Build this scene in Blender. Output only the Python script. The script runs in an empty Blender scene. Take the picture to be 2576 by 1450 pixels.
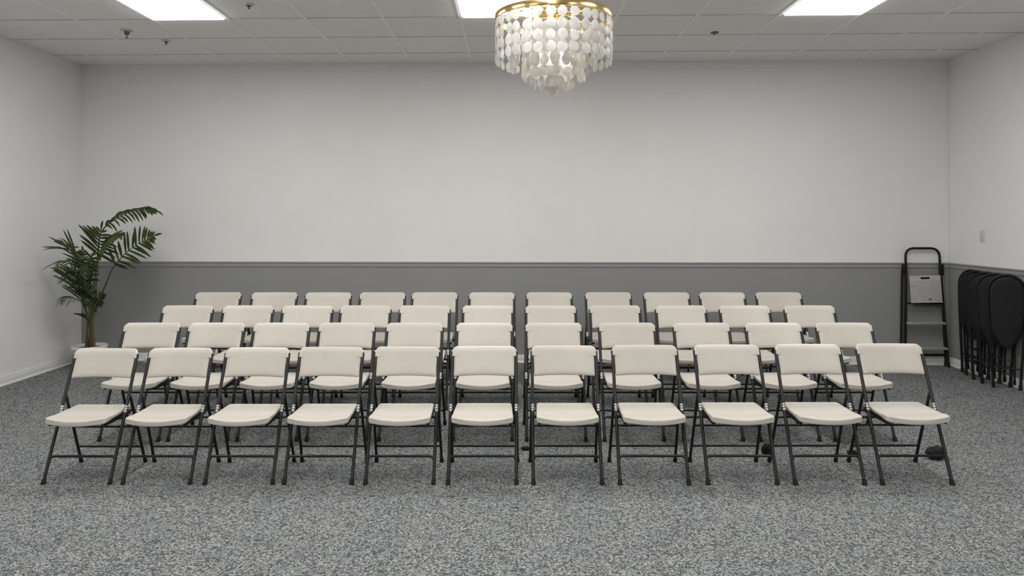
import bpy, bmesh, math, random
from mathutils import Vector, Matrix

C = bpy.context.scene.collection
PI = math.pi
rng = random.Random(7)

# ------------------------------------------------------------------ measured place
F_PX, CX, CY, EYE = 1840.0, 1290.0, 556.0, 1.758     # focal length, vanishing point and eye height read off the photo
CEIL = 3.716
XL, XR = -5.435, 5.32
YB_L, YB_R, YF = 9.214, 8.919, -4.4                  # the back wall stands slightly askew
SKEW = (YB_R - YB_L) / (XR - XL)


def yback(x):
    return YB_L + SKEW * (x - XL)


# ------------------------------------------------------------------ materials
def new_mat(name):
    m = bpy.data.materials.new(name)
    m.use_nodes = True
    nt = m.node_tree
    b = nt.nodes['Principled BSDF']
    return m, nt, b


def L(nt, a, b):
    nt.links.new(a, b)


def node(nt, kind, **kw):
    n = nt.nodes.new(kind)
    for k, v in kw.items():
        if k in n.inputs:
            n.inputs[k].default_value = v
        else:
            setattr(n, k, v)
    return n


def obj_coord(nt, scale=None):
    tc = node(nt, 'ShaderNodeTexCoord')
    return tc.outputs['Object']


def ramp(nt, fac, stops):
    r = node(nt, 'ShaderNodeValToRGB')
    el = r.color_ramp.elements
    while len(el) < len(stops):
        el.new(0.5)
    for e, (p, c) in zip(el, stops):
        e.position = p
        e.color = (c[0], c[1], c[2], 1) if not isinstance(c, (int, float)) else (c, c, c, 1)
    L(nt, fac, r.inputs['Fac'])
    return r.outputs['Color']


def mixc(nt, fac, a, b, blend='MIX'):
    n = node(nt, 'ShaderNodeMix', data_type='RGBA', blend_type=blend)
    for s, v in ((n.inputs[0], fac), (n.inputs[6], a), (n.inputs[7], b)):
        if isinstance(v, (int, float)):
            s.default_value = v
        elif isinstance(v, tuple):
            s.default_value = (v[0], v[1], v[2], 1)
        else:
            L(nt, v, s)
    return n.outputs[2]


def bump(nt, b, height, strength, dist=0.01):
    n = node(nt, 'ShaderNodeBump')
    n.inputs['Strength'].default_value = strength
    n.inputs['Distance'].default_value = dist
    L(nt, height, n.inputs['Height'])
    L(nt, n.outputs['Normal'], b.inputs['Normal'])


def plain(name, col, rough=0.5, metal=0.0, spec=0.5, var=0.06, scale=14.0, bstr=0.0, bscale=300.0):
    """Base colour with a soft procedural mottle and optional fine bump."""
    m, nt, b = new_mat(name)
    co = obj_coord(nt)
    nz = node(nt, 'ShaderNodeTexNoise', Scale=scale, Detail=4.0)
    L(nt, co, nz.inputs['Vector'])
    lo = tuple(c * (1 - var) for c in col)
    hi = tuple(min(1, c * (1 + var)) for c in col)
    L(nt, ramp(nt, nz.outputs['Fac'], [(0.3, lo), (0.7, hi)]), b.inputs['Base Color'])
    b.inputs['Roughness'].default_value = rough
    b.inputs['Metallic'].default_value = metal
    b.inputs['Specular IOR Level'].default_value = spec
    if bstr:
        n2 = node(nt, 'ShaderNodeTexNoise', Scale=bscale, Detail=3.0)
        L(nt, co, n2.inputs['Vector'])
        bump(nt, b, n2.outputs['Fac'], bstr, 0.002)
    return m


def carpet_mat():
    m, nt, b = new_mat('carpet')
    co = obj_coord(nt)
    wob = node(nt, 'ShaderNodeTexNoise', Scale=9.0, Detail=3.0)
    L(nt, co, wob.inputs['Vector'])
    add = node(nt, 'ShaderNodeVectorMath', operation='MULTIPLY_ADD')
    L(nt, wob.outputs['Color'], add.inputs[0])
    add.inputs[1].default_value = (0.07, 0.07, 0.0)
    L(nt, co, add.inputs[2])
    big = node(nt, 'ShaderNodeTexNoise', Scale=3.2, Detail=3.0)
    L(nt, co, big.inputs['Vector'])

    def curls(scale, offs, w0, w1):          # thin looping contour lines of a noise field
        sh = node(nt, 'ShaderNodeVectorMath', operation='ADD')
        L(nt, add.outputs[0], sh.inputs[0])
        sh.inputs[1].default_value = offs
        n = node(nt, 'ShaderNodeTexNoise', Scale=scale, Detail=1.5, Roughness=0.5)
        L(nt, sh.outputs[0], n.inputs['Vector'])
        d = node(nt, 'ShaderNodeMath', operation='SUBTRACT')
        L(nt, n.outputs['Fac'], d.inputs[0])
        d.inputs[1].default_value = 0.5
        ab = node(nt, 'ShaderNodeMath', operation='ABSOLUTE')
        L(nt, d.outputs[0], ab.inputs[0])
        return ramp(nt, ab.outputs[0], [(w0, 0.0), (w1, 1.0)])
    ca, cb = curls(35.0, (0, 0, 0), 0.008, 0.062), curls(50.0, (3.7, 1.9, 5.0), 0.008, 0.058)
    blot = node(nt, 'ShaderNodeTexNoise', Scale=54.0, Detail=2.0)
    L(nt, add.outputs[0], blot.inputs['Vector'])
    cc = ramp(nt, blot.outputs['Fac'], [(0.31, 0.0), (0.38, 1.0)])
    m1 = node(nt, 'ShaderNodeMath', operation='MULTIPLY')
    mul = node(nt, 'ShaderNodeMath', operation='MULTIPLY')
    L(nt, ca, m1.inputs[0])
    L(nt, cb, m1.inputs[1])
    L(nt, m1.outputs[0], mul.inputs[0])
    L(nt, cc, mul.inputs[1])
    dark, light = CARPET_DARK, CARPET_LIGHT
    tint = ramp(nt, big.outputs['Fac'], [(0.3, tuple(c * t for c, t in zip(light, (0.86, 0.90, 0.92)))), (0.7, light)])
    pile = node(nt, 'ShaderNodeTexNoise', Scale=240.0, Detail=2.0)
    L(nt, co, pile.inputs['Vector'])
    col = mixc(nt, mul.outputs[0], dark, tint)
    col = mixc(nt, 0.55, col, ramp(nt, pile.outputs['Fac'], [(0.3, 0.45), (0.7, 1.0)]), 'MULTIPLY')
    L(nt, col, b.inputs['Base Color'])
    b.inputs['Roughness'].default_value = 0.95
    b.inputs['Specular IOR Level'].default_value = 0.1
    hsum = node(nt, 'ShaderNodeMath', operation='ADD')
    L(nt, pile.outputs['Fac'], hsum.inputs[0])
    L(nt, mul.outputs[0], hsum.inputs[1])
    bump(nt, b, hsum.outputs[0], 0.5, 0.006)
    return m


def tile_mat():
    m, nt, b = new_mat('ceiling_tile')
    co = obj_coord(nt)
    n1 = node(nt, 'ShaderNodeTexNoise', Scale=60.0, Detail=5.0, Roughness=0.7)
    L(nt, co, n1.inputs['Vector'])
    n2 = node(nt, 'ShaderNodeTexVoronoi', Scale=55.0)
    L(nt, co, n2.inputs['Vector'])
    c1 = ramp(nt, n1.outputs['Fac'], [(0.32, tuple(c * 0.88 for c in TILE)), (0.6, TILE)])
    pin = ramp(nt, n2.outputs['Distance'], [(0.10, 0.82), (0.22, 1.0)])
    L(nt, mixc(nt, 1.0, c1, pin, 'MULTIPLY'), b.inputs['Base Color'])
    b.inputs['Roughness'].default_value = 0.95
    bump(nt, b, n1.outputs['Fac'], 0.35, 0.004)
    return m


def glow(name, col, strength):
    m, nt, b = new_mat(name)
    b.inputs['Base Color'].default_value = (0.9, 0.9, 0.9, 1)
    b.inputs['Emission Color'].default_value = (*col, 1)
    b.inputs['Emission Strength'].default_value = strength
    return m


def shell_mat():
    m, nt, b = new_mat('capiz_shell')
    co = obj_coord(nt)
    n1 = node(nt, 'ShaderNodeTexNoise', Scale=30.0, Detail=4.0)
    L(nt, co, n1.inputs['Vector'])
    col = ramp(nt, n1.outputs['Fac'], [(0.3, (0.74, 0.735, 0.725)), (0.65, (0.88, 0.87, 0.85))])
    L(nt, col, b.inputs['Base Color'])
    b.inputs['Roughness'].default_value = 0.3
    tr = node(nt, 'ShaderNodeBsdfTranslucent')
    L(nt, col, tr.inputs['Color'])
    mx = node(nt, 'ShaderNodeMixShader')
    mx.inputs[0].default_value = 0.6
    L(nt, b.outputs[0], mx.inputs[1])
    L(nt, tr.outputs[0], mx.inputs[2])
    L(nt, mx.outputs[0], nt.nodes['Material Output'].inputs['Surface'])
    return m


def leaf_mat(name, a, c):
    m, nt, b = new_mat(name)
    co = obj_coord(nt)
    n1 = node(nt, 'ShaderNodeTexNoise', Scale=5.0, Detail=4.0)
    L(nt, co, n1.inputs['Vector'])
    n2 = node(nt, 'ShaderNodeTexNoise', Scale=70.0, Detail=2.0)
    L(nt, co, n2.inputs['Vector'])
    col = ramp(nt, n1.outputs['Fac'], [(0.34, a), (0.66, c)])
    col = mixc(nt, 0.35, col, ramp(nt, n2.outputs['Fac'], [(0.3, 0.6), (0.7, 1.0)]), 'MULTIPLY')
    L(nt, col, b.inputs['Base Color'])
    b.inputs['Roughness'].default_value = 0.42
    b.inputs['Specular IOR Level'].default_value = 0.35
    return m


CARPET_DARK, CARPET_LIGHT = (0.080, 0.086, 0.089), (0.415, 0.42, 0.417)
TILE = (0.86, 0.85, 0.835)
M = {}
PANEL_GLOW = 9.5
M['carpet'] = carpet_mat()
M['tile'] = tile_mat()
M['tee'] = plain('ceiling_tee', (0.86, 0.85, 0.84), 0.5)
M['tee_shade'] = plain('shadow_line_tee', (0.56, 0.55, 0.535), 0.6)  # cross tees darkened in place of the shadow line along the tile edges
M['white_wall'] = plain('white_wall_paint', (0.78, 0.775, 0.765), 0.75, spec=0.25, var=0.015, scale=2.0, bstr=0.12, bscale=160)
M['grey_wall'] = plain('grey_wall_paint', (0.275, 0.275, 0.275), 0.6, spec=0.3, var=0.02, scale=2.0, bstr=0.12, bscale=160)
M['grey_trim'] = plain('grey_trim_paint', (0.31, 0.31, 0.31), 0.45, spec=0.35, var=0.02)
M['white_trim'] = plain('white_trim_paint', (0.74, 0.735, 0.72), 0.4, var=0.02)
M['panel'] = glow('light_diffuser', (1.0, 0.985, 0.955), PANEL_GLOW)
M['plastic'] = plain('cream_plastic', (0.53, 0.495, 0.445), 0.38, spec=0.4, var=0.02, bstr=0.10, bscale=420)
M['black_steel'] = plain('black_powder_coat', (0.012, 0.012, 0.0125), 0.4, spec=0.4, var=0.12)
M['rubber'] = plain('black_rubber', (0.009, 0.009, 0.009), 0.7, spec=0.3)
M['chrome'] = plain('chrome', (0.36, 0.36, 0.355), 0.33, metal=1.0, var=0.03)
M['brass'] = plain('polished_brass', (0.83, 0.60, 0.26), 0.2, metal=1.0, var=0.05)
M['shell'] = shell_mat()
M['bulb'] = glow('warm_bulb', (1.0, 0.80, 0.54), 3.5)
M['bulb_fill'] = glow('fill_bulb', (1.0, 0.94, 0.85), 15.0)  # added fill light for the lower chandelier shells
M['socket'] = plain('candle_sleeve', (0.80, 0.72, 0.55), 0.5)
M['wire'] = plain('thin_wire', (0.30, 0.27, 0.22), 0.4, metal=0.6)
M['leaf'] = leaf_mat('palm_leaf', (0.014, 0.026, 0.006), (0.062, 0.090, 0.020))
M['cane'] = leaf_mat('palm_cane', (0.060, 0.062, 0.022), (0.13, 0.14, 0.045))
M['cane_dry'] = plain('dry_sheath', (0.11, 0.075, 0.040), 0.7, var=0.3, scale=40)
M['pot'] = plain('white_glazed_pot', (0.74, 0.74, 0.73), 0.3, var=0.03)
M['soil'] = plain('potting_soil', (0.035, 0.028, 0.022), 0.95, var=0.4, scale=60, bstr=0.8, bscale=90)
M['ladder_black'] = plain('ladder_black_paint', (0.007, 0.007, 0.007), 0.45, spec=0.3, var=0.1)
M['ladder_tread'] = plain('grey_ribbed_tread', (0.48, 0.475, 0.46), 0.5, var=0.05)
M['step_tread'] = plain('dull_grey_tread', (0.30, 0.30, 0.29), 0.55, var=0.08)
M['old_black'] = plain('worn_black_enamel', (0.009, 0.009, 0.0095), 0.5, spec=0.25, var=0.25, scale=9)
M['old_seat'] = plain('worn_charcoal_panel', (0.012, 0.012, 0.0125), 0.6, spec=0.2, var=0.2, scale=7)
M['sprinkler_dark'] = plain('tarnished_metal', (0.13, 0.125, 0.12), 0.4, metal=0.7)
M['sprinkler_pale'] = plain('pale_enamel', (0.50, 0.49, 0.47), 0.4)
M['switch'] = plain('ivory_switch', (0.60, 0.585, 0.56), 0.4, var=0.02)
M['tuft'] = plain('black_fibre', (0.012, 0.012, 0.012), 0.9, var=0.3)


# ------------------------------------------------------------------ object helpers
def link(o, parent=None):
    C.objects.link(o)
    if parent is not None:
        o.parent = parent
    return o


def obj(name, bm, mat, parent=None, smooth=True, angle=40):
    bmesh.ops.recalc_face_normals(bm, faces=bm.faces[:])
    me = bpy.data.meshes.new(name)
    if smooth:
        lim = math.radians(angle)
        for f in bm.faces:
            f.smooth = True
        for e in bm.edges:
            if len(e.link_faces) == 2 and e.calc_face_angle(0) > lim:
                e.smooth = False
    bm.to_mesh(me)
    bm.free()
    me.materials.append(mat)
    return link(bpy.data.objects.new(name, me), parent)


def tag(o, label, cat, group=None):
    o['label'] = label
    o['category'] = cat
    if group:
        o['group'] = group
    return o


def thing(name, label, cat, loc=(0, 0, 0), rotz=0.0, group=None):
    o = bpy.data.objects.new(name, None)
    o.empty_display_size = 0.1
    o.location = loc
    o.rotation_euler = (0, 0, rotz)
    link(o)
    return tag(o, label, cat, group)


def struct(name, bm, mat, parent=None, smooth=False):
    o = obj(name, bm, mat, parent, smooth)
    if parent is None:
        o['kind'] = 'structure'
    return o


def dup(root, loc, rotz, label, scale=1.0):
    r = root.copy()
    link(r)
    r.location = loc
    r.rotation_euler = (0, 0, rotz)
    r.scale = (scale,) * 3
    r['label'] = label
    for ch in list(root.children):
        c = ch.copy()
        link(c, r)
        for g in ch.children:
            link(g.copy(), c)
    return r


def BM():
    return bmesh.new()


def add_box(bm, lo, hi, mat=None, bev=0.0):
    vs = [bm.verts.new((x, y, z)) for x in (lo[0], hi[0]) for y in (lo[1], hi[1]) for z in (lo[2], hi[2])]
    idx = ((0, 1, 3, 2), (4, 6, 7, 5), (0, 4, 5, 1), (2, 3, 7, 6), (0, 2, 6, 4), (1, 5, 7, 3))
    fs = [bm.faces.new([vs[i] for i in q]) for q in idx]
    if bev:
        es = list({e for f in fs for e in f.edges})
        r = bmesh.ops.bevel(bm, geom=es, offset=bev, segments=2, affect='EDGES', profile=0.5)
        vs = list({v for f in r['faces'] for v in f.verts} | {v for v in vs if v.is_valid})
    if mat is not None:
        for v in vs:
            if v.is_valid:
                v.co = mat @ v.co
    return bm


def fillet(pts, r, n=6):
    """Round the inner corners of a polyline."""
    pts = [Vector(p) for p in pts]
    out = [pts[0]]
    for a, b, c in zip(pts, pts[1:], pts[2:]):
        d1, d2 = (a - b), (c - b)
        rr = min(r, d1.length * 0.49, d2.length * 0.49)
        p0, p2 = b + d1.normalized() * rr, b + d2.normalized() * rr
        for i in range(n + 1):
            t = i / n
            out.append(p0 * (1 - t) ** 2 + b * 2 * t * (1 - t) + p2 * t * t)
    out.append(pts[-1])
    return out


def add_tube(bm, pts, r, n=12, flat=1.0, caps=True, zmin=None):
    pts = [Vector(p) for p in pts]
    k = len(pts)
    rs = list(r) if isinstance(r, (list, tuple)) else [r] * k
    tang = []
    for i in range(k):
        a, b = pts[max(i - 1, 0)], pts[min(i + 1, k - 1)]
        tang.append((b - a).normalized())
    up = Vector((0, 0, 1)) if abs(tang[0].z) < 0.9 else Vector((0, 1, 0))
    nrm = (up - tang[0] * up.dot(tang[0])).normalized()
    rings = []
    for i in range(k):
        nrm = (nrm - tang[i] * nrm.dot(tang[i])).normalized()
        bi = tang[i].cross(nrm)
        ring = []
        for j in range(n):
            a = 2 * PI * j / n
            p = pts[i] + nrm * (math.cos(a) * rs[i] * flat) + bi * (math.sin(a) * rs[i])
            if zmin is not None and p.z < zmin:
                p.z = zmin
            ring.append(bm.verts.new(p))
        rings.append(ring)
    for i in range(k - 1):
        for j in range(n):
            bm.faces.new((rings[i][j], rings[i][(j + 1) % n], rings[i + 1][(j + 1) % n], rings[i + 1][j]))
    if caps:
        bm.faces.new(list(reversed(rings[0])))
        bm.faces.new(rings[-1])
    return bm


def add_lathe(bm, prof, n=32, mat=None):
    """Spin a (radius, z) profile about z; zero radii close to a point."""
    rings = []
    for r, z in prof:
        if r < 1e-6:
            rings.append([bm.verts.new((0, 0, z))])
        else:
            rings.append([bm.verts.new((r * math.cos(2 * PI * j / n), r * math.sin(2 * PI * j / n), z)) for j in range(n)])
    for a, b in zip(rings, rings[1:]):
        for j in range(n):
            q = (j + 1) % n
            if len(a) == 1 and len(b) > 1:
                bm.faces.new((a[0], b[j], b[q]))
            elif len(b) == 1 and len(a) > 1:
                bm.faces.new((a[j], a[q], b[0]))
            elif len(a) > 1:
                bm.faces.new((a[j], a[q], b[q], b[j]))
    if mat is not None:
        for ring in rings:
            for v in ring:
                v.co = mat @ v.co
    return bm


def axis_mat(p, d):
    """Matrix taking +z at the origin to direction d at p."""
    d = Vector(d).normalized()
    return Matrix.Translation(Vector(p)) @ d.to_track_quat('Z', 'Y').to_matrix().to_4x4()


def graded(n, p=1.7):
    """n+1 samples in [-1, 1], denser near the ends."""
    out = []
    for i in range(n + 1):
        a = -1 + 2 * i / n
        out.append(math.copysign(1 - (1 - abs(a)) ** p, a))
    return out


def add_pad(bm, P, thick, us, vs, power=14):
    """Closed cushion-like slab: mid surface P(u,v) -> (point, normal), thickness thick(u,v), rounded rim."""
    nu, nv = len(us), len(vs)
    top, bot = {}, {}
    for i, u in enumerate(us):
        for j, v in enumerate(vs):
            p, n = P(u, v)
            a = max(abs(u), abs(v))
            edge = i in (0, nu - 1) or j in (0, nv - 1)
            h = 0.5 * thick(u, v) * math.sqrt(max(0.0, 1 - a ** power))
            if edge:
                top[i, j] = bot[i, j] = bm.verts.new(p)
            else:
                top[i, j] = bm.verts.new(p + n * h)
                bot[i, j] = bm.verts.new(p - n * h)
    for i in range(nu - 1):
        for j in range(nv - 1):
            q = [(i, j), (i + 1, j), (i + 1, j + 1), (i, j + 1)]
            for g, rev in ((top, False), (bot, True)):
                f = [g[k] for k in q]
                if rev:
                    f.reverse()
                if len(set(f)) >= 3:
                    try:
                        bm.faces.new(f)
                    except ValueError:
                        pass
    return bm


# ------------------------------------------------------------------ the room shell
def prism(bm, foot, z0, z1):
    a = [bm.verts.new((x, y, z0)) for x, y in foot]
    b = [bm.verts.new((x, y, z1)) for x, y in foot]
    n = len(foot)
    bm.faces.new(list(reversed(a)))
    bm.faces.new(b)
    for i in range(n):
        bm.faces.new((a[i], a[(i + 1) % n], b[(i + 1) % n], b[i]))
    return bm


FOOT = [(XL, YF), (XR, YF), (XR, YB_R), (XL, YB_L)]
OUT = [(XL - 0.15, YF - 0.15), (XR + 0.15, YF - 0.15), (XR + 0.15, YB_R + 0.15), (XL - 0.15, YB_L + 0.15)]
struct('floor', prism(BM(), OUT, -0.1, 0.0), M['carpet'])
ceiling = struct('ceiling', prism(BM(), OUT, CEIL, CEIL + 0.1), M['tile'])
struct('wall_left', prism(BM(), [(XL - 0.15, YF), (XL, YF), (XL, YB_L), (XL - 0.15, YB_L)], 0, CEIL), M['white_wall'])
wall_right = struct('wall_right', prism(BM(), [(XR, YF), (XR + 0.15, YF), (XR + 0.15, YB_R), (XR, YB_R)], 0, CEIL), M['white_wall'])
wall_back = struct('wall_back', prism(BM(), [(XL - 0.15, YB_L), (XR + 0.15, YB_R), (XR + 0.15, YB_R + 0.15), (XL - 0.15, YB_L + 0.15)], 0, CEIL), M['white_wall'])
struct('wall_front', prism(BM(), [(XL - 0.15, YF - 0.15), (XR + 0.15, YF - 0.15), (XR + 0.15, YF), (XL - 0.15, YF)], 0, CEIL), M['grey_wall'])


def run_strip(bm, a, b, inward, prof):
    """Extrude a (depth, z) moulding profile along the wall line a-b."""
    a, b, n = Vector((*a, 0)), Vector((*b, 0)), Vector((*inward, 0)).normalized()
    ra = [bm.verts.new(a + n * d + Vector((0, 0, z))) for d, z in prof]
    rb = [bm.verts.new(b + n * d + Vector((0, 0, z))) for d, z in prof]
    k = len(prof)
    for i in range(k):
        bm.faces.new((ra[i], ra[(i + 1) % k], rb[(i + 1) % k], rb[i]))
    bm.faces.new(ra)
    bm.faces.new(list(reversed(rb)))
    return bm


BN = (SKEW, -1.0)
BACK = ((XL, YB_L), (XR, YB_R), BN)
RIGHT = ((XR, YB_R), (XR, YF), (-1, 0))
LEFT = ((XL, YF), (XL, YB_L), (1, 0))
RAIL_TOP = 1.250
wains = [(-0.01, 0.0), (0.004, 0.0), (0.004, RAIL_TOP - 0.03), (-0.01, RAIL_TOP - 0.03)]
rail = [(-0.01, RAIL_TOP - 0.072), (0.006, RAIL_TOP - 0.072), (0.012, RAIL_TOP - 0.066), (0.016, RAIL_TOP - 0.05),
        (0.016, RAIL_TOP - 0.026), (0.022, RAIL_TOP - 0.020), (0.026, RAIL_TOP - 0.008), (0.022, RAIL_TOP), (-0.01, RAIL_TOP)]
base = [(-0.01, 0.0), (0.024, 0.0), (0.024, 0.012), (0.017, 0.022), (0.015, 0.026), (0.015, 0.070), (0.010, 0.078), (0.012, 0.086), (0.009, 0.100), (-0.01, 0.104)]
crown = [(-0.01, CEIL - 0.085), (0.006, CEIL - 0.085), (0.009, CEIL - 0.079), (0.009, CEIL - 0.02), (0.013, CEIL - 0.012), (0.013, CEIL), (-0.01, CEIL)]
struct('wainscot', run_strip(BM(), *BACK, wains), M['grey_wall'], wall_back)
struct('wainscot', run_strip(BM(), *RIGHT, wains), M['grey_wall'], wall_right)
struct('trim_1', run_strip(BM(), *BACK, rail), M['grey_trim'])
struct('trim_2', run_strip(BM(), *RIGHT, rail), M['grey_trim'])
struct('baseboard_back', run_strip(BM(), *BACK, base), M['white_trim'])
struct('baseboard_right', run_strip(BM(), *RIGHT, base), M['white_trim'])
struct('baseboard_left', run_strip(BM(), *LEFT, base), M['white_trim'])
struct('trim_3', run_strip(BM(), *LEFT, crown), M['white_wall'])
struct('trim_4', run_strip(BM(), *BACK, crown), M['white_wall'])
struct('trim_5', run_strip(BM(), *RIGHT, crown), M['white_wall'])

# ceiling grid of tee bars; rows run parallel to the askew back wall
COLS = [-5.02, -4.25, -3.50, -2.75, -2.0, -1.25, -0.505, 0.245, 0.995, 1.755, 2.53, 3.30, 4.08, 4.86]
PITCH = 0.745
ROW0 = 6.996 + SKEW * 0.0


def row_y(k, x):
    return ROW0 + k * PITCH + SKEW * x


grid_long, grid_cross = BM(), BM()
for x in COLS:
    add_box(grid_long, (x - 0.014, YF, CEIL - 0.007), (x + 0.014, yback(x), CEIL + 0.002))
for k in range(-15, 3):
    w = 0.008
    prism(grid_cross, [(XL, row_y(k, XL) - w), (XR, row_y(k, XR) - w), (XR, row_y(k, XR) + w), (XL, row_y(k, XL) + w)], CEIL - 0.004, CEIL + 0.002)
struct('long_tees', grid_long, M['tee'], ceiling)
struct('cross_tees', grid_cross, M['tee_shade'], ceiling)

# recessed light panels, one tile wide and two deep; unseen rows after the first added for lighting
ROWNAME = ['back row of ceiling panels', 'second row of ceiling panels', 'third row of ceiling panels', 'front row of ceiling panels']
SIDE = [(2, 'on the palm side'), (6, 'behind the chandelier'), (10, 'on the stepladder side')]
for r in range(3):
    for ci, side in SIDE:
        x0, x1 = COLS[ci], COLS[ci + 1]
        k1 = -4 * r
        xm = 0.5 * (x0 + x1)
        if r == 0:
            lab = 'glowing white ceiling light panel %s' % {2: 'nearest the palm corner', 6: 'partly hidden by the shell chandelier', 10: 'nearest the stepladder corner'}[ci]
        else:
            lab = 'unseen ceiling light panel added in the %s, %s' % (ROWNAME[r], {2: 'palm side', 6: 'middle', 10: 'stepladder side'}[ci])
        t = thing('ceiling_light', lab, 'ceiling light', (xm, row_y(k1, xm), CEIL), 0, 'recessed ceiling light panels')
        bmf, bmd = BM(), BM()
        q = lambda x, k, ins: (x - xm, row_y(k, x) + ins - row_y(k1, xm))
        outer = [q(x0 + 0.012, k1 - 2, 0.012), q(x1 - 0.012, k1 - 2, 0.012), q(x1 - 0.012, k1, -0.012), q(x0 + 0.012, k1, -0.012)]
        inner = [q(x0 + 0.032, k1 - 2, 0.03), q(x1 - 0.032, k1 - 2, 0.03), q(x1 - 0.032, k1, -0.03), q(x0 + 0.032, k1, -0.03)]
        for i in range(4):
            j = (i + 1) % 4
            prism(bmf, [outer[i], outer[j], inner[j], inner[i]], -0.009, 0.001)
        prism(bmd, inner, -0.020, 0.001)
        obj('frame', bmf, M['tee'], t, False)
        obj('diffuser', bmd, M['panel'], t, False)

# ------------------------------------------------------------------ cream folding chairs
SLOPE = 0.4524                                            # lean of the long front tubes, y per z


def tube_y(z):
    return SLOPE * z


def seat_bm():
    bm = BM()
    def P(s, t):
        tt = 0.5 * (t + 1)
        yf = -0.058 + 0.034 * s * s
        yr = 0.345
        Ld = yr - yf
        d = tt * Ld
        w = 0.207 - 0.012 * tt
        rf, rr = 0.026, 0.026
        if d < rf:
            w -= rf - math.sqrt(max(0, rf * rf - (rf - d) ** 2))
        if Ld - d < rr:
            w -= rr - math.sqrt(max(0, rr * rr - (rr - (Ld - d)) ** 2))
        dish = -0.012 * (1 - s * s) * (1 - tt ** 1.6)
        lip = -0.002 * max(0, 1 - tt / 0.16) ** 2
        z = 0.4345 + 0.004 * tt + dish + lip + 0.006 * tt * tt
        return Vector((s * w, yf + d, z)), Vector((0, 0, 1))
    def T(s, t):
        tt = 0.5 * (t + 1)
        return 0.037 if tt < 0.18 else 0.037 - 0.012 * min(1, (tt - 0.18) / 0.1)
    return add_pad(bm, P, T, graded(28, 3.0), graded(34, 3.0), 110)


def backrest_bm():
    bm = BM()
    Z0, Z1, ZS = 0.655, 0.851, 0.786
    n = Vector((0, 1, -SLOPE)).normalized()
    vs = [-1, -0.985, -0.95, -0.88, -0.75, -0.5, -0.2, 0.1, 0.25, 0.315, 0.335, 0.35, 0.38, 0.45, 0.55, 0.65, 0.75, 0.83, 0.89, 0.935, 0.965, 0.985, 0.995, 1]
    def P(s, v):
        t = 0.5 * (v + 1)
        zb = Z0 + 0.005 * (1 - s * s)
        z = zb + (Z1 - zb) * t
        z_cut = Z0 + (Z1 - Z0) * t
        w = 0.2325 if z_cut > ZS - 0.001 else 0.2135
        if z_cut <= ZS and z_cut < Z0 + 0.012:
            w -= 0.006 * (1 - (z_cut - Z0) / 0.012) ** 2
        r = 0.042
        top = Z1 - z_cut
        if top < r:
            w -= r - math.sqrt(max(0, r * r - (r - top) ** 2))
        y = tube_y(z) + 0.022 * (1 - (s * w / 0.2325) ** 2) - 0.004
        if z > Z1 - 0.035:
            y += 0.010 * ((z - (Z1 - 0.035)) / 0.035) ** 2
        return Vector((s * w, y, z)), n
    def T(s, v):
        z = Z0 + (Z1 - Z0) * 0.5 * (v + 1)
        if z > ZS - 0.001:
            return 0.026 if abs(s) < 0.9 else 0.033
        return 0.026
    return add_pad(bm, P, T, graded(24, 2.0), vs, 12)


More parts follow.
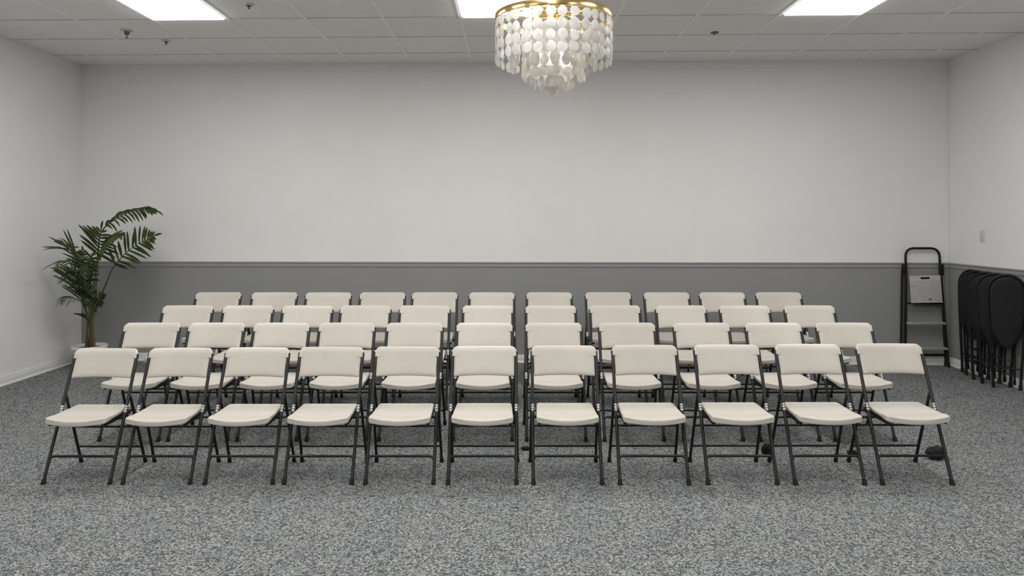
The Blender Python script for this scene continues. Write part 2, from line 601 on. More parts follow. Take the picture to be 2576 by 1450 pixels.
def make_chair():
    t = thing('folding_chair', '', 'chair', (0, 0, 0), 0, 'rows of cream folding chairs')
    obj('seat', seat_bm(), M['plastic'], t, angle=60)
    obj('backrest', backrest_bm(), M['plastic'], t, angle=50)
    R = 0.0112
    for s in (-1, 1):
        x = s * 0.2262
        leg = obj('leg', add_tube(BM(), [(x, tube_y(0.004), 0.004), (x, tube_y(0.3), 0.3), (x, tube_y(0.815), 0.815)], R, 14, zmin=0.001), M['black_steel'], t)
        d = Vector((0, SLOPE, 1)).normalized()
        cap = add_tube(BM(), [Vector((x, 0, 0)) + d * a for a in (0.0, 0.004, 0.028, 0.034, 0.037)], [0.0155, 0.0160, 0.0142, 0.0135, 0.0115], 14, zmin=0.0)
        obj('rubber_foot', cap, M['rubber'], leg)
        xt, xb = s * 0.2275, s * 0.2370
        top, bot = Vector((xt, tube_y(0.535) + 0.022, 0.535)), Vector((xb, 0.462, 0.0))
        leg2 = obj('leg', add_tube(BM(), [bot + (top - bot) * a for a in (0.008, 0.5, 1.0)], 0.0102, 12, zmin=0.001), M['black_steel'], t)
        d2 = (top - bot).normalized()
        obj('rubber_foot', add_tube(BM(), [bot + d2 * a for a in (0.0, 0.004, 0.028, 0.034, 0.037)], [0.0145, 0.0150, 0.0132, 0.0125, 0.0105], 14, zmin=0.0), M['rubber'], leg2)
        rl = BM()
        add_box(rl, (s * 0.186 - 0.010, 0.010, 0.392), (s * 0.186 + 0.010, 0.335, 0.424), None, 0.003)
        add_box(rl, (min(s * 0.186, s * 0.230), tube_y(0.40) - 0.012, 0.394), (max(s * 0.186, s * 0.230), tube_y(0.40) + 0.010, 0.410), None, 0.002)
        obj('seat_rail', rl, M['black_steel'], t)
        hg = BM()
        prof = [(0.0114, -0.026), (0.0130, -0.024), (0.0130, -0.012), (0.0120, -0.010), (0.0120, -0.008), (0.0130, -0.006), (0.0130, 0.006), (0.0120, 0.008), (0.0120, 0.010), (0.0130, 0.012), (0.0130, 0.024), (0.0114, 0.026)]
        add_lathe(hg, prof, 16, axis_mat((x, tube_y(0.455), 0.455), (0, SLOPE, 1)))
        obj('hinge_collar', hg, M['chrome'], t)
    zf = 0.166
    pts = fillet([(-0.2262, tube_y(zf - 0.03), zf - 0.03), (-0.2262 + 0.012, tube_y(zf), zf), (0.2262 - 0.012, tube_y(zf), zf), (0.2262, tube_y(zf - 0.03), zf - 0.03)], 0.022, 6)
    obj('stretcher', add_tube(BM(), pts, 0.0088, 10), M['black_steel'], t)
    for zr in (0.130, 0.292):
        f = zr / 0.535
        y = 0.462 + (tube_y(0.535) + 0.022 - 0.462) * f
        w = 0.237 - 0.0095 * f
        obj('stretcher', add_tube(BM(), [(-w, y, zr), (w, y, zr)], 0.0078, 10), M['black_steel'], t)
    return t


ROWS = [   # name, depth of front feet, chair scale, x of every chair
    ('front row', 4.8755, 1.0, [-2.910, -2.376, -1.8275, -1.2985, -0.7550, -0.2036, 0.3655, 0.943, 1.531, 2.112, 2.693]),
    ('second row', 5.825, 1.0434, [-3.061, -2.513, -1.961, -1.407, -0.8326, -0.2397, 0.346, 0.9686, 1.600, 2.210, 2.810]),
    ('third row', 6.785, 1.0843, [-3.190, -2.598, -2.015, -1.446, -0.8652, -0.2445, 0.3723, 1.0023, 1.6496, 2.2766, 2.9117]),
    ('back row', 7.807, 1.118, [-3.307, -2.6765, -2.0706, -1.4633, -0.8771, -0.2346, 0.4088, 1.071, 1.7274, 2.352, 2.9857]),
]
ORD = ['first', 'second', 'third', 'fourth', 'fifth', 'sixth']
proto, used = make_chair(), False
for rname, yf, sc, xs in ROWS:
    for i, x in enumerate(xs):
        if i < 6:
            lab = 'cream plastic folding chair, %s from the palm end of the %s' % (ORD[i], rname)
        else:
            lab = 'cream plastic folding chair, %s from the stepladder end of the %s' % (ORD[10 - i], rname)
        s = sc * (0.985 + 0.04 * i / 10 if rname == 'front row' else 1.0)
        y = yf - (0.012 * i / 10 if rname == 'front row' else 0.0)
        if not used:
            proto.location, proto.scale, proto['label'], used = (x, y, 0), (s,) * 3, lab, True
        else:
            dup(proto, (x, y, 0), 0, lab, s)

# ------------------------------------------------------------------ stepladder folded against the back wall
def make_ladder():
    x0 = 5.03
    yb = yback(x0)
    t = thing('stepladder', 'folded black stepladder with ribbed grey platform leaning on the back wall', 'ladder', (x0 - 0.065, yb - 0.2, 0))
    t.rotation_euler = (0, 0, SKEW)
    # local frame: z up, y toward the wall; front frame leans back on the wall
    H = 1.425
    yt = lambda z: 0.055 + 0.095 * z / H
    xs = lambda z: 0.262 - 0.058 * min(1, z / 1.2)
    r = 0.0145
    pts = [(-xs(0), yt(0), 0.012), (-xs(1.2), yt(1.2), 1.2), (-xs(1.2), yt(H), H), (xs(1.2), yt(H), H), (xs(1.2), yt(1.2), 1.2), (xs(0), yt(0), 0.012)]
    rail_pts = [Vector(pts[0])] + fillet(pts[1:5], 0.135, 10) + [Vector(pts[5])]
    obj('hand_rail', add_tube(BM(), rail_pts, r, 12, zmin=0.002), M['ladder_black'], t)
    for s in (-1, 1):
        obj('foot_cap', add_tube(BM(), [(s * (xs(0) + 0.001), yt(0), 0.0), (s * xs(0.05), yt(0.05), 0.05)], 0.019, 12, zmin=0), M['rubber'], t)
        # flat stringer carrying the treads
        sb = BM()
        p0, p1 = Vector((s * (xs(0.16) - 0.008), yt(0.16) + 0.002, 0.16)), Vector((s * (xs(1.16) - 0.006), yt(1.16) + 0.004, 1.22))
        add_tube(sb, [p0, p1], 0.016, 8, flat=0.8)
        obj('stringer', sb, M['ladder_black'], t)
        # rear leg, folded close behind
        rb = BM()
        add_tube(rb, [(s * 0.268, 0.125, 0.012), (s * 0.232, 0.168, 1.16)], 0.013, 10, zmin=0.002)
        lg = obj('rear_leg', rb, M['ladder_black'], t)
        obj('foot_cap', add_tube(BM(), [(s * 0.268, 0.125, 0.0), (s * 0.2666, 0.127, 0.045)], 0.0175, 12, zmin=0), M['rubber'], lg)
        hb = BM()
        add_box(hb, (s * 0.222 - 0.022, yt(1.17) - 0.014, 1.10), (s * 0.222 + 0.022, yt(1.17) + 0.030, 1.235), None, 0.006)
        obj('hinge_block', hb, M['ladder_black'], t)
    cb = add_tube(BM(), [(-0.262, 0.131, 0.135), (0.262, 0.131, 0.135)], 0.014, 10)
    obj('cross_bar', cb, M['ladder_black'], t)
    for z in (0.225, 0.525):
        w = xs(z) - 0.012
        sb = BM()
        add_box(sb, (-w, -0.075, z - 0.014), (w, 0.005, z + 0.014), Matrix.Translation((0, yt(z) + 0.025, 0)), 0.006)
        for k in range(5):
            yy = yt(z) - 0.045 + 0.016 * k
            add_box(sb, (-w + 0.015, yy, z + 0.010), (w - 0.015, yy + 0.007, z + 0.0165))
        obj('step', sb, M['step_tread'], t)
    # platform folded up: ribbed tread with a slot handle
    w, h, th = 0.182, 0.315, 0.016
    pm = Matrix.Translation((0.012, yt(0.80) - 0.045, 0.785)) @ Matrix.Rotation(math.radians(-1.2), 4, 'Y') @ Matrix.Rotation(math.radians(-6), 4, 'X')
    pb = BM()
    sx0, sx1, sz0, sz1 = -0.055, 0.055, 0.272, 0.296
    for lo, hi in (((-w, 0, 0), (w, th, sz0)), ((-w, 0, sz1), (w, th, h)), ((-w, 0, sz0), (sx0, th, sz1)), ((sx1, 0, sz0), (w, th, sz1))):
        add_box(pb, lo, hi, pm)
    for k in range(13):
        z = 0.010 + k * 0.020
        add_box(pb, (-w + 0.006, -0.0045, z), (w - 0.006, 0.001, z + 0.011), pm)
    add_box(pb, (-w, -0.006, -0.012), (w, th + 0.004, 0.004), pm)
    plat = obj('platform', pb, M['ladder_tread'], t, False)
    bb = BM()
    add_box(bb, (-0.20, yt(0.77) - 0.02, 0.752), (0.20, yt(0.77) + 0.012, 0.772), None, 0.004)
    obj('platform_bar', bb, M['ladder_black'], t)
    sl = BM()
    add_box(sl, (sx0, th - 0.004, sz0), (sx1, th + 0.002, sz1), pm)
    obj('handle_slot', sl, M['rubber'], plat, False)
    kn = BM()
    add_box(kn, (0.022, -0.0075, 0.026), (0.052, 0.0, 0.036), pm)
    obj('latch_clip', kn, M['rubber'], plat, False)
    return t


make_ladder()

# ------------------------------------------------------------------ folded black chairs leaning on the right wall
def make_folded():
    t = thing('folded_chair', '', 'chair', (0, 0, 0), 0, 'folded black chairs leaning on the side wall')
    # local: x across, z up, +y toward the chair's back; feet at z = 0
    W, B, H = 0.178, 0.128, 1.19
    xx = lambda z: B + (W - B) * min(1, max(0, (z - 0.1) / 0.8)) ** 0.8
    zs = [0.012, 0.2, 0.4, 0.6, 0.8, 0.95]
    left = [(-xx(z), 0.0, z) for z in zs]
    arch = [(-W * math.cos(a), 0.0, 1.02 + (H - 1.02) * math.sin(a)) for a in [PI * k / 16 for k in range(17)]]
    right = [(-p[0], p[1], p[2]) for p in reversed(left)]
    fr = obj('back_frame', add_tube(BM(), left + arch + right, 0.0145, 10, zmin=0.002), M['old_black'], t)
    for s in (-1, 1):
        obj('rubber_foot', add_tube(BM(), [(s * xx(0), 0, 0.0), (s * xx(0), 0, 0.05)], 0.019, 10, zmin=0), M['rubber'], fr)
    # backrest panel filling the arch
    def PB(s, v):
        z = 0.90 + 0.135 * (v + 1)
        zz = min(z, H - 0.012)
        w = W - 0.012
        if zz > 1.02:
            w *= math.sqrt(max(0.02, 1 - ((zz - 1.02) / (H - 1.02)) ** 2))
        return Vector((s * w, 0.010 * (1 - s * s) + 0.004, zz)), Vector((0, 1, 0))
    obj('backrest', add_pad(BM(), PB, lambda s, v: 0.012, graded(12), graded(12), 12), M['old_seat'], t)
    # seat pan folded up flat in front of the frame, rounded lower edge
    def PS(s, v):
        tt = 0.5 * (v + 1)
        z = 0.43 + 0.74 * tt
        w = xx(z) - 0.014
        if z < 0.72:
            w *= 0.22 + 0.78 * math.sin(0.5 * PI * (z - 0.43) / 0.29) ** 0.7
        if z > 1.02:
            w *= math.sqrt(max(0.02, 1 - ((z - 1.02) / 0.155) ** 2))
        return Vector((s * w, -0.026 - 0.006 * (1 - s * s), z)), Vector((0, -1, 0))
    seat = obj('seat', add_pad(BM(), PS, lambda s, v: 0.016, graded(12), graded(16), 12), M['old_seat'], t)
    # rear legs nested inside, with braces
    for s in (-1, 1):
        lg = obj('leg', add_tube(BM(), fillet([(s * 0.072, 0.022, 0.06), (s * 0.076, 0.022, 0.46), (s * 0.125, 0.022, 0.80)], 0.1, 6), 0.0115, 10, zmin=0.002), M['old_black'], t)
        obj('rubber_foot', add_tube(BM(), [(s * 0.072, 0.022, 0.045), (s * 0.072, 0.022, 0.095)], 0.0155, 10, zmin=0), M['rubber'], lg)
        hb = BM()
        add_box(hb, (s * 0.140 - 0.012, -0.022, 0.56), (s * 0.140 + 0.012, 0.006, 0.78), None, 0.003)
        obj('hinge_plate', hb, M['old_black'], t)
    obj('stretcher', add_tube(BM(), [(-xx(0.2), 0.0, 0.215), (xx(0.2), 0.0, 0.215)], 0.008, 8), M['old_black'], t)
    obj('stretcher', add_tube(BM(), [(-0.073, 0.022, 0.15), (0.073, 0.022, 0.15)], 0.007, 8), M['old_black'], t)
    obj('stretcher', add_tube(BM(), [(-0.074, 0.022, 0.30), (0.074, 0.022, 0.30)], 0.007, 8), M['old_black'], t)
    return t


FOLDED = [   # left foot x, y, turn of the width direction toward the wall line (degrees), label
    (5.225, 8.50, 80, 'folded black chair lying flattest along the wall, next to the stepladder'),
    (5.165, 8.33, 69, 'folded black chair second from the stepladder in the leaning stack'),
    (5.100, 8.10, 54, 'folded black chair in the middle of the leaning stack'),
    (5.070, 7.90, 45, 'folded black chair second from the front of the leaning stack'),
    (5.066, 7.71, 33, 'folded black chair at the front of the leaning stack, fully visible'),
]
pf = make_folded()
for k, (fx, fy, deg, lab) in enumerate(FOLDED):
    a = math.radians(deg)
    B = 0.128 * (0.92 if k == 4 else 1.0)
    c = (fx + B * math.cos(a), fy - B * math.sin(a), 0)
    if k == 0:
        pf.location, pf.rotation_euler, pf['label'] = c, (0, 0, -a), lab
    else:
        d = dup(pf, c, -a, lab)
        if k == 4:
            d.scale = (0.92, 1, 1)

# ------------------------------------------------------------------ potted palm
PX, PY = -5.045, 8.72


def W3(zx, zy, y):
    """A point read off the palm close-up, put at its own depth y in the room."""
    px, py = 60 + zx / 3.295, 480 + zy / 3.295
    return Vector(((px - CX) * y / F_PX, y, EYE - (py - CY) * y / F_PX))


def add_leaflet(bm, p, d, up, length, width, droop, rnd):
    """Narrow folded blade from p along d that sags with its length."""
    d = d.normalized()
    side = d.cross(up)
    if side.length < 1e-3:
        side = d.cross(Vector((0, 1, 0.3)))
    side.normalize()
    nrm = side.cross(d).normalized()
    n = 6
    rows = []
    for i in range(n + 1):
        t = i / n
        c = p + d * (length * t) + Vector((0, 0, -droop * length * t * t))
        w = width * (math.sin(PI * min(1, t * 0.86 + 0.10)) ** 0.75) * (1 if t < 0.999 else 0.04)
        lift = nrm * (w * 0.30)
        rows.append([bm.verts.new(c - side * w * 0.5 + lift), bm.verts.new(c), bm.verts.new(c + side * w * 0.5 + lift)])
    for a, b in zip(rows, rows[1:]):
        bm.faces.new((a[0], a[1], b[1], b[0]))
        bm.faces.new((a[1], a[2], b[2], b[1]))


def smooth_path(pts, n=22):
    """Catmull-Rom through the points."""
    P = [pts[0] * 2 - pts[1]] + pts + [pts[-1] * 2 - pts[-2]]
    out = []
    seg = len(pts) - 1
    for i in range(n + 1):
        g = min(i / n * seg, seg - 1e-6)
        k = int(g)
        t = g - k
        a, b, c, d = P[k], P[k + 1], P[k + 2], P[k + 3]
        out.append(0.5 * ((2 * b) + (c - a) * t + (2 * a - 5 * b + 4 * c - d) * t * t + (3 * b - a - 3 * c + d) * t ** 3))
    return out


def make_frond(path, t0, count, lmax, width, spread, droop, face, parent, r0=0.008, seed=0, lean=0.55, tip=0.35):
    rr = random.Random(seed)
    pts = smooth_path(path, 30)
    bm = BM()
    add_tube(bm, pts, [r0 * (1 - 0.8 * i / 30) + 0.0008 for i in range(31)], 6)
    face = Vector(face).normalized()
    for k in range(count):
        t = t0 + (1 - t0) * 0.97 * (((k + 0.5) / count) ** 0.92)
        g = t * 30
        i = min(29, int(g))
        p = pts[i].lerp(pts[i + 1], g - i)
        tan = (pts[min(30, i + 2)] - pts[max(0, i - 1)]).normalized()
        sd = tan.cross(face).normalized()
        q = (t - t0) / (1 - t0)
        ln = lmax * (0.62 + 0.38 * math.sin(PI * min(1, 0.15 + q * 0.95))) * (1 - (1 - tip) * max(0, q - 0.55) / 0.45)
        for s in (-1, 1):
            ang = spread * (1 - 0.25 * q)
            d = sd * (s * math.sin(ang)) + tan * math.cos(ang) + face * rr.uniform(-0.05, 0.28)
            d += Vector((rr.uniform(-1, 1), rr.uniform(-1, 1), rr.uniform(-1, 1))) * 0.07
            add_leaflet(bm, p + tan * rr.uniform(-0.006, 0.006), d, face, ln * rr.uniform(0.86, 1.1), width * rr.uniform(0.85, 1.15), droop * rr.uniform(0.6, 1.4), rr)
    end = (pts[-1] - pts[-2]).normalized()
    add_leaflet(bm, pts[-1], end, face, lmax * tip * 1.2, width * 0.9, droop, rr)
    return obj('frond', bm, M['leaf'], parent, True, 70)


def make_palm():
    t = thing('potted_palm', 'green palm in a white pot standing in the corner by the back wall', 'plant', (PX, PY, 0))
    inv = Vector((PX, PY, 0))
    loc = lambda zx, zy, y: W3(zx, zy, y) - inv
    pot = BM()
    add_lathe(pot, [(0.0, 0.0), (0.118, 0.0), (0.128, 0.008), (0.176, 0.225), (0.180, 0.232), (0.190, 0.236), (0.194, 0.246), (0.194, 0.268), (0.190, 0.276), (0.182, 0.276), (0.176, 0.262), (0.166, 0.232), (0.0, 0.232)], 40)
    po = obj('pot', pot, M['pot'], t, True, 35)
    so = BM()
    add_lathe(so, [(0.0, 0.246), (0.06, 0.247), (0.12, 0.243), (0.168, 0.240), (0.168, 0.234), (0.0, 0.234)], 28)
    obj('soil', so, M['soil'], t)
    # canes rising from the pot
    canes = [
        ([(520, 1290), (523, 1180), (530, 1070), (505, 960), (470, 850), (450, 740)], 8.70, 0.015),
        ([(545, 1295), (552, 1180), (548, 1040), (545, 900), (540, 740), (520, 600)], 8.74, 0.016),
        ([(560, 1290), (566, 1160), (560, 1020), (572, 860), (590, 700), (612, 535)], 8.66, 0.015),
        ([(582, 1290), (572, 1150), (575, 1010), (592, 860), (606, 700), (622, 520)], 8.62, 0.013),
    ]
    for pts, y, r in canes:
        P = smooth_path([loc(x, yy, y) for x, yy in pts], 26)
        c = obj('cane', add_tube(BM(), P, [r * (1 - 0.62 * i / 26) for i in range(27)], 10), M['cane'], t)
        sh = add_tube(BM(), P[0:9], [r * 1.28 - 0.0003 * i * i for i in range(9)], 10)
        obj('sheath', sh, M['cane_dry'], c)
    Fd = lambda pts: [loc(x, y, d) for x, y, d in pts]
    cam = (0.1, -1, 0.25)
    fr = [
        # path (close-up x, y, depth), bare part, pairs, leaflet length, width, spread, droop, facing
        (Fd([(612, 540, 8.64), (640, 350, 8.60), (745, 245, 8.55), (880, 180, 8.50), (1010, 158, 8.45), (1100, 172, 8.42)]), 0.26, 16, 0.215, 0.027, 0.66, 0.42, (0.25, -0.7, 0.7)),
        (Fd([(590, 1010, 8.62), (640, 870, 8.62), (695, 740, 8.60), (745, 630, 8.58), (860, 505, 8.55), (985, 418, 8.52), (1080, 375, 8.50)]), 0.50, 13, 0.265, 0.030, 1.08, 0.12, cam),
        (Fd([(612, 545, 8.62), (618, 470, 8.52), (628, 400, 8.44), (642, 320, 8.38)]), 0.02, 8, 0.34, 0.030, 1.22, 0.10, cam),
        (Fd([(615, 545, 8.62), (680, 440, 8.42), (740, 395, 8.25), (790, 390, 8.12)]), 0.10, 8, 0.23, 0.032, 1.05, 0.30, (0.2, -0.8, 0.6)),
        (Fd([(520, 650, 8.66), (460, 570, 8.50), (415, 515, 8.36), (365, 475, 8.26), (340, 440, 8.20)]), 0.05, 11, 0.37, 0.021, 1.22, 0.18, (-0.1, -0.9, 0.4)),
        (Fd([(560, 700, 8.64), (520, 620, 8.45), (480, 590, 8.25), (400, 575, 8.08), (265, 605, 7.96)]), 0.05, 12, 0.32, 0.021, 1.10, 0.32, (-0.3, -0.6, 0.7)),
        (Fd([(555, 780, 8.60), (515, 660, 8.42), (495, 575, 8.28), (490, 500, 8.20)]), 0.02, 10, 0.25, 0.026, 1.05, 0.18, cam),
        (Fd([(510, 960, 8.66), (480, 870, 8.54), (450, 790, 8.44), (425, 715, 8.36), (405, 650, 8.30)]), 0.05, 14, 0.46, 0.021, 1.28, 0.24, (-0.2, -0.9, 0.35)),
        (Fd([(520, 1010, 8.66), (480, 930, 8.54), (430, 895, 8.46), (360, 885, 8.38), (310, 915, 8.32)]), 0.35, 9, 0.17, 0.011, 0.75, 0.65, (-0.2, -0.6, 0.75)),
        (Fd([(575, 1010, 8.60), (600, 950, 8.50), (630, 905, 8.42), (665, 880, 8.36)]), 0.25, 5, 0.18, 0.030, 0.6, 0.10, cam),
        (Fd([(535, 1075, 8.66), (500, 1050, 8.58), (450, 1030, 8.50)]), 0.20, 4, 0.14, 0.030, 0.4, 0.05, (-0.2, -0.5, 0.8)),
        (Fd([(560, 920, 8.58), (530, 860, 8.46), (500, 790, 8.40), (480, 730, 8.36)]), 0.05, 7, 0.22, 0.026, 0.85, 0.15, cam),
        (Fd([(585, 620, 8.60), (560, 560, 8.44), (545, 610, 8.30), (520, 690, 8.20)]), 0.2, 8, 0.22, 0.026, 1.0, 0.25, (0, -1, 0.2)),
        (Fd([(560, 820, 8.58), (540, 740, 8.44), (500, 690, 8.30), (450, 665, 8.18), (390, 660, 8.08)]), 0.05, 12, 0.27, 0.020, 1.10, 0.30, (-0.2, -0.7, 0.6)),
        (Fd([(580, 960, 8.58), (560, 880, 8.50), (520, 850, 8.42), (470, 830, 8.34)]), 0.2, 8, 0.20, 0.030, 0.8, 0.30, (-0.1, -0.8, 0.5)),
    ]
    for k, (path, t0, cnt, lm, w, sp, dr, fc) in enumerate(fr):
        make_frond(path, t0, cnt, lm, w, sp, dr, fc, t, 0.0075 if k != 8 else 0.005, 20 + k)
    return t


make_palm()

# ------------------------------------------------------------------ shell chandelier
def make_chandelier():
    cx, cy, zr = 0.256, 4.60, 3.030
    t = thing('chandelier', 'brass ringed chandelier of tiered white shell discs hanging from the ceiling', 'chandelier', (cx, cy, zr))
    R = 0.365
    up = CEIL - zr
    # brass band
    rb = BM()
    add_lathe(rb, [(R - 0.006, -0.019), (R + 0.004, -0.019), (R + 0.005, -0.015), (R + 0.005, 0.015), (R + 0.004, 0.019), (R - 0.006, 0.019), (R - 0.006, -0.019)], 72)
    ring = obj('rim_band', rb, M['brass'], t, True, 50)
    fr = BM()
    for k in range(3):
        a = PI * k / 3 + 0.2
        d = Vector((math.cos(a), math.sin(a), 0))
        add_tube(fr, [d * -R, d * R], 0.005, 8)
    for rad, z in ((0.272, -0.002), (0.192, -0.002), (0.118, -0.002), (0.045, -0.002)):
        add_tube(fr, [(rad * math.cos(2 * PI * k / 36), rad * math.sin(2 * PI * k / 36), z) for k in range(37)], 0.005, 8)
    obj('tier_frame', fr, M['brass'], t)
    # hub, loop, chain and canopy
    hub = BM()
    add_lathe(hub, [(0.0, -0.05), (0.02, -0.048), (0.035, -0.03), (0.04, 0.0), (0.052, 0.015), (0.056, 0.045), (0.044, 0.056), (0.020, 0.062), (0.012, 0.085), (0.0, 0.09)], 28)
    obj('hub', hub, M['brass'], t)
    lp = BM()
    for s in (-1, 1):
        add_tube(lp, fillet([(s * 0.066, 0, -0.002), (s * 0.062, 0, 0.085), (0, 0, 0.135)], 0.035, 6), 0.007, 8)
    add_box(lp, (-0.062, -0.006, 0.046), (0.062, 0.006, 0.058), None, 0.002)
    obj('yoke', lp, M['brass'], t)
    n = 13
    z0, z1 = 0.125, up - 0.035
    for k in range(n):
        zc = z0 + (z1 - z0) * (k + 0.5) / n
        h = (z1 - z0) / n * 0.68
        link_pts = []
        for j in range(17):
            a = 2 * PI * j / 16
            v = Vector((0.011 * math.cos(a), 0, h * math.sin(a)))
            if k % 2:
                v = Vector((0, v.x, v.z))
            link_pts.append(v + Vector((0, 0, zc)))
        obj('chain_link', add_tube(BM(), link_pts, 0.0028, 6), M['brass'], t)
    cn = BM()
    add_lathe(cn, [(0.0, up - 0.04), (0.012, up - 0.038), (0.05, up - 0.03), (0.066, up - 0.008), (0.068, up), (0.0, up)], 28)
    obj('canopy', cn, M['brass'], t)
    # candle bulbs; the inner three are unseen, added to brighten the lower shells
    for k in range(9):
        a = 2 * PI * k / 6 + 0.3 if k < 6 else 2 * PI * k / 3
        m = Matrix.Translation((0.155 * math.cos(a), 0.155 * math.sin(a), -0.065)) if k < 6 else Matrix.Translation((0.082 * math.cos(a), 0.082 * math.sin(a), -0.235))
        if k > 5:
            st = add_tube(BM(), [(m.translation.x, m.translation.y, -0.19), (m.translation.x, m.translation.y, 0.0)], 0.004, 8)
            obj('fill_stem', st, M['brass'], t)
        so = BM()
        add_lathe(so, [(0.0, 0.030), (0.013, 0.030), (0.013, 0.063), (0.0, 0.063)], 14, m)
        s = obj('lamp_socket', so, M['socket'], t)
        bb = BM()
        add_lathe(bb, [(0.0, -0.045), (0.012, -0.040), (0.019, -0.022), (0.020, -0.006), (0.014, 0.016), (0.010, 0.032)], 16, m)
        obj('bulb', bb, M['bulb' if k < 6 else 'bulb_fill'], s)
    # shells
    SR = 0.0325

    def shell_verts(bm, c, yaw, tiltx, r, tip):
        n_ = 16
        th = 0.0012
        rot = Matrix.Translation(c) @ Matrix.Rotation(yaw, 4, 'Z') @ Matrix.Rotation(tiltx, 4, 'Y')
        fr_, bk = [], []
        def q(x, y, z):
            return rot @ Vector((x, y, z))
        cf, cb = bm.verts.new(q(0.0045, 0, 0)), bm.verts.new(q(0.0045 - th, 0, 0))
        for j in range(n_):
            a = 2 * PI * j / n_
            rr_ = r
            if j == n_ // 4:
                rr_ = r * (1 + tip)
            fr_.append(bm.verts.new(q(0.0, rr_ * math.cos(a) * 0.96, rr_ * math.sin(a))))
            bk.append(bm.verts.new(q(-th, rr_ * math.cos(a) * 0.96, rr_ * math.sin(a))))
        for j in range(n_):
            k = (j + 1) % n_
            bm.faces.new((cf, fr_[j], fr_[k]))
            bm.faces.new((cb, bk[k], bk[j]))
            bm.faces.new((fr_[j], bk[j], bk[k], fr_[k]))

    rr = random.Random(3)
    tiers = [(R, 32, 4, -0.050, 0.0690, 0.05), (0.272, 26, 4, -0.112, 0.0625, 0.28), (0.192, 19, 5, -0.116, 0.0610, 0.4), (0.118, 12, 6, -0.116, 0.0590, 0.5), (0.045, 6, 7, -0.108, 0.0560, 0.6)]
    spots, wires = [], BM()
    for rad, cnt, num, zt, pitch, jit in tiers:
        for k in range(cnt):
            a = 2 * PI * (k + (0.5 if cnt % 2 == 0 else 0.25)) / cnt + rr.uniform(-0.02, 0.02)
            p0 = Vector((rad * math.cos(a), rad * math.sin(a), 0))
            m = num + (rr.choice((0, 0, 0, -1)) if rad < 0.3 else 0)
            for i in range(m):
                c = p0 + Vector((rr.uniform(-1, 1) * 0.004, rr.uniform(-1, 1) * 0.004, zt - pitch * i + rr.uniform(-0.003, 0.003)))
                front = -math.sin(a) * rad
                spots.append((c, a + rr.uniform(-1, 1) * jit * 1.6, rr.uniform(-1, 1) * (0.08 + jit * 0.25), SR * rr.uniform(0.93, 1.05), 0.2 if rad > 0.3 else 0.06, front, rad))
            p1 = p0 * ((rad - 0.006) / rad)
            add_tube(wires, [(p1.x, p1.y, -0.012), (p1.x, p1.y, zt - pitch * (m - 1))], 0.0006, 5)
    obj('strand_wires', wires, M['wire'], t)

    def seen(s):
        return s[5] + (0.18 if s[0].z < -0.33 else 0) + (0.06 if s[6] > 0.3 else 0)
    spots.sort(key=seen, reverse=True)
    for s in spots[:100]:
        bm = BM()
        shell_verts(bm, s[0], s[1], s[2], s[3], s[4])
        obj('shell_disc', bm, M['shell'], t, True, 30)
    rest = BM()
    for s in spots[100:]:
        shell_verts(rest, s[0], s[1], s[2], s[3], s[4])
    o = obj('shell_discs', rest, M['shell'], t, True, 30)
    o['kind'] = 'stuff'
    return t


make_chandelier()

# ------------------------------------------------------------------ fittings on ceiling and wall
def sprinkler(x, y, r, drop, dark, label):
    t = thing('sprinkler_head', label, 'sprinkler', (x, y, CEIL), 0, 'sprinkler heads on the ceiling')
    e = BM()
    add_lathe(e, [(0.0, 0.001), (r, 0.001), (r, -0.006), (r * 0.92, -0.012), (r * 0.5, -0.016), (0.0, -0.016)], 24)
    obj('escutcheon', e, M['sprinkler_pale' if not dark else 'sprinkler_dark'], t)
    b = BM()
    add_lathe(b, [(0.0, -0.01), (r * 0.42, -0.01), (r * 0.40, -drop * 0.5), (r * 0.26, -drop * 0.62), (0.0, -drop * 0.62)], 18)
    obj('body', b, M['sprinkler_dark'], t)
    d = BM()
    add_lathe(d, [(0.0, -drop * 0.55), (0.006, -drop * 0.58), (0.006, -drop * 0.9), (r * 0.24, -drop * 0.92), (r * 0.24, -drop), (0.0, -drop)], 18)
    obj('deflector', d, M['sprinkler_dark'], t)


def ceil_pt(px, py):
    y = F_PX * (CEIL - EYE) / (CY - py)
    return (px - CX) * y / F_PX, y


sprinkler(*ceil_pt(319, 75), 0.062, 0.085, False, 'largest sprinkler head hanging from the ceiling tiles on the palm side')
sprinkler(*ceil_pt(418, 101), 0.044, 0.050, False, 'slender pale sprinkler head beyond the larger one, toward the back wall')
sprinkler(*ceil_pt(626, 10), 0.048, 0.045, False, 'stubby sprinkler head beside the glowing panel on the palm side')
sprinkler(*ceil_pt(1798, 81), 0.042, 0.028, True, 'dark flat sprinkler head between chandelier and stepladder corner')


def make_switch():
    y, z = 8.28, 1.585
    t = thing('light_switch', 'small pale light switch on the white wall above the folded chairs', 'light switch', (XR, y, z))
    p = BM()
    add_box(p, (-0.008, -0.040, -0.066), (0.0, 0.040, 0.066), None, 0.003)
    obj('cover_plate', p, M['switch'], t)
    g = BM()
    add_box(g, (-0.018, -0.006, -0.004), (-0.006, 0.006, 0.018), Matrix.Rotation(0.3, 4, 'Y'), 0.002)
    obj('toggle', g, M['switch'], t)


make_switch()


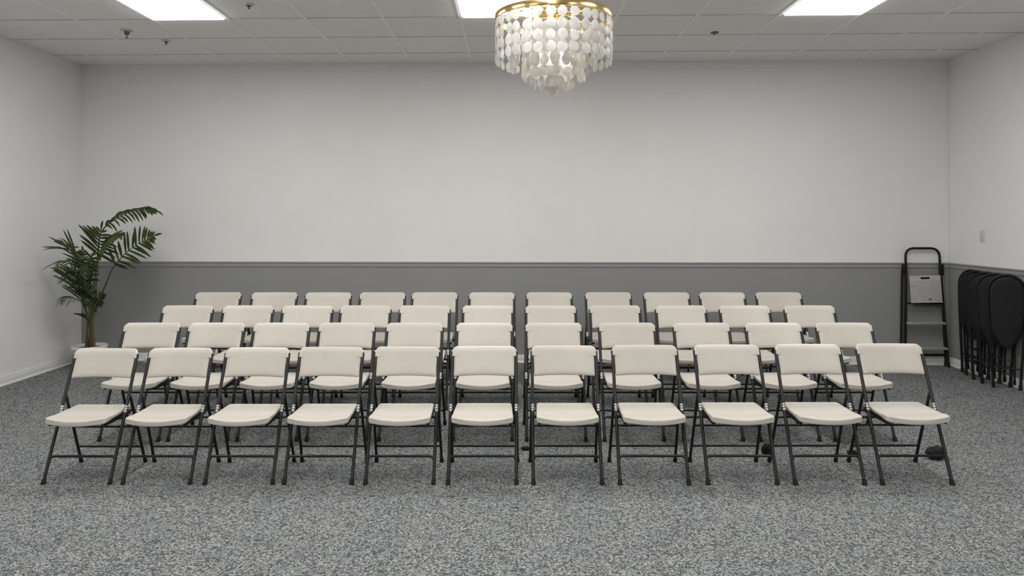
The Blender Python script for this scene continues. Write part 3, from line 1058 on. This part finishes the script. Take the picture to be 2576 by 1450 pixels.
# ragged black tufts lying on the carpet under the chairs
def tuft(px, py, w, h, seed, label):
    y = F_PX * EYE / (py - CY)
    x = (px - CX) * y / F_PX
    rr = random.Random(seed)
    bm = BM()
    bmesh.ops.create_icosphere(bm, subdivisions=3, radius=1.0)
    for v in bm.verts:
        n = v.co.normalized()
        k = 1 + 0.22 * math.sin(9 * n.x + seed) * math.cos(8 * n.y) + 0.12 * math.sin(23 * n.z + 17 * n.x) + rr.uniform(-0.07, 0.07)
        v.co = Vector((n.x * w * 0.5 * k, n.y * w * 0.36 * k, max(-h * 0.5, n.z * h * 0.52 * k) + h * 0.5))
    for k in range(16):                                  # stray fibres
        a = rr.uniform(0, 2 * PI)
        p = Vector((math.cos(a) * w * 0.40, math.sin(a) * w * 0.28, h * rr.uniform(0.25, 0.8)))
        d = Vector((math.cos(a), math.sin(a) * 0.8, rr.uniform(0.1, 0.9))).normalized()
        ln = w * rr.uniform(0.14, 0.30)
        add_tube(bm, [p, p + d * ln * 0.6, p + d * ln + Vector((0, 0, -0.1 * ln))], [0.0035, 0.0022, 0.0006], 5)
    o = obj('fibre_tuft', bm, M['tuft'], None, True, 60)
    o.location = (x, y, 0)
    tag(o, label, 'debris', 'black tufts on the carpet')


tuft(2353, 1156, 0.125, 0.095, 1, 'largest ragged black tuft on the carpet under the end chair nearest the stepladder')
tuft(2143, 1148, 0.07, 0.045, 2, 'thin black tuft between the legs of the last two front chairs')
tuft(1929, 1146, 0.075, 0.085, 3, 'upright black tuft beside a front chair, third nearest the stepladder')
tuft(1321, 1133, 0.058, 0.030, 4, 'small round black tuft in the narrow middle aisle')

# ------------------------------------------------------------------ camera and colour
cam = bpy.data.cameras.new('camera')
cam.sensor_fit = 'HORIZONTAL'
cam.sensor_width = 36.0
cam.lens = 36.0 * F_PX / 2576.0
cam.shift_x = -(CX - 1288.0) / 2576.0
cam.shift_y = -(725.0 - CY) / 2576.0
cam.clip_start = 0.05
co = bpy.data.objects.new('camera', cam)
co.location = (0, 0, EYE)
co.rotation_euler = (PI / 2, 0, 0)
C.objects.link(co)
sc = bpy.context.scene
sc.camera = co

w = bpy.data.worlds.new('world')
w.use_nodes = True
w.node_tree.nodes['Background'].inputs[0].default_value = (0.02, 0.02, 0.02, 1)
sc.world = w
sc.view_settings.view_transform = 'Standard'
sc.view_settings.look = 'None'
sc.view_settings.gamma = 1.0
sc.view_settings.use_curve_mapping = False
sc.view_settings.exposure = 0.80
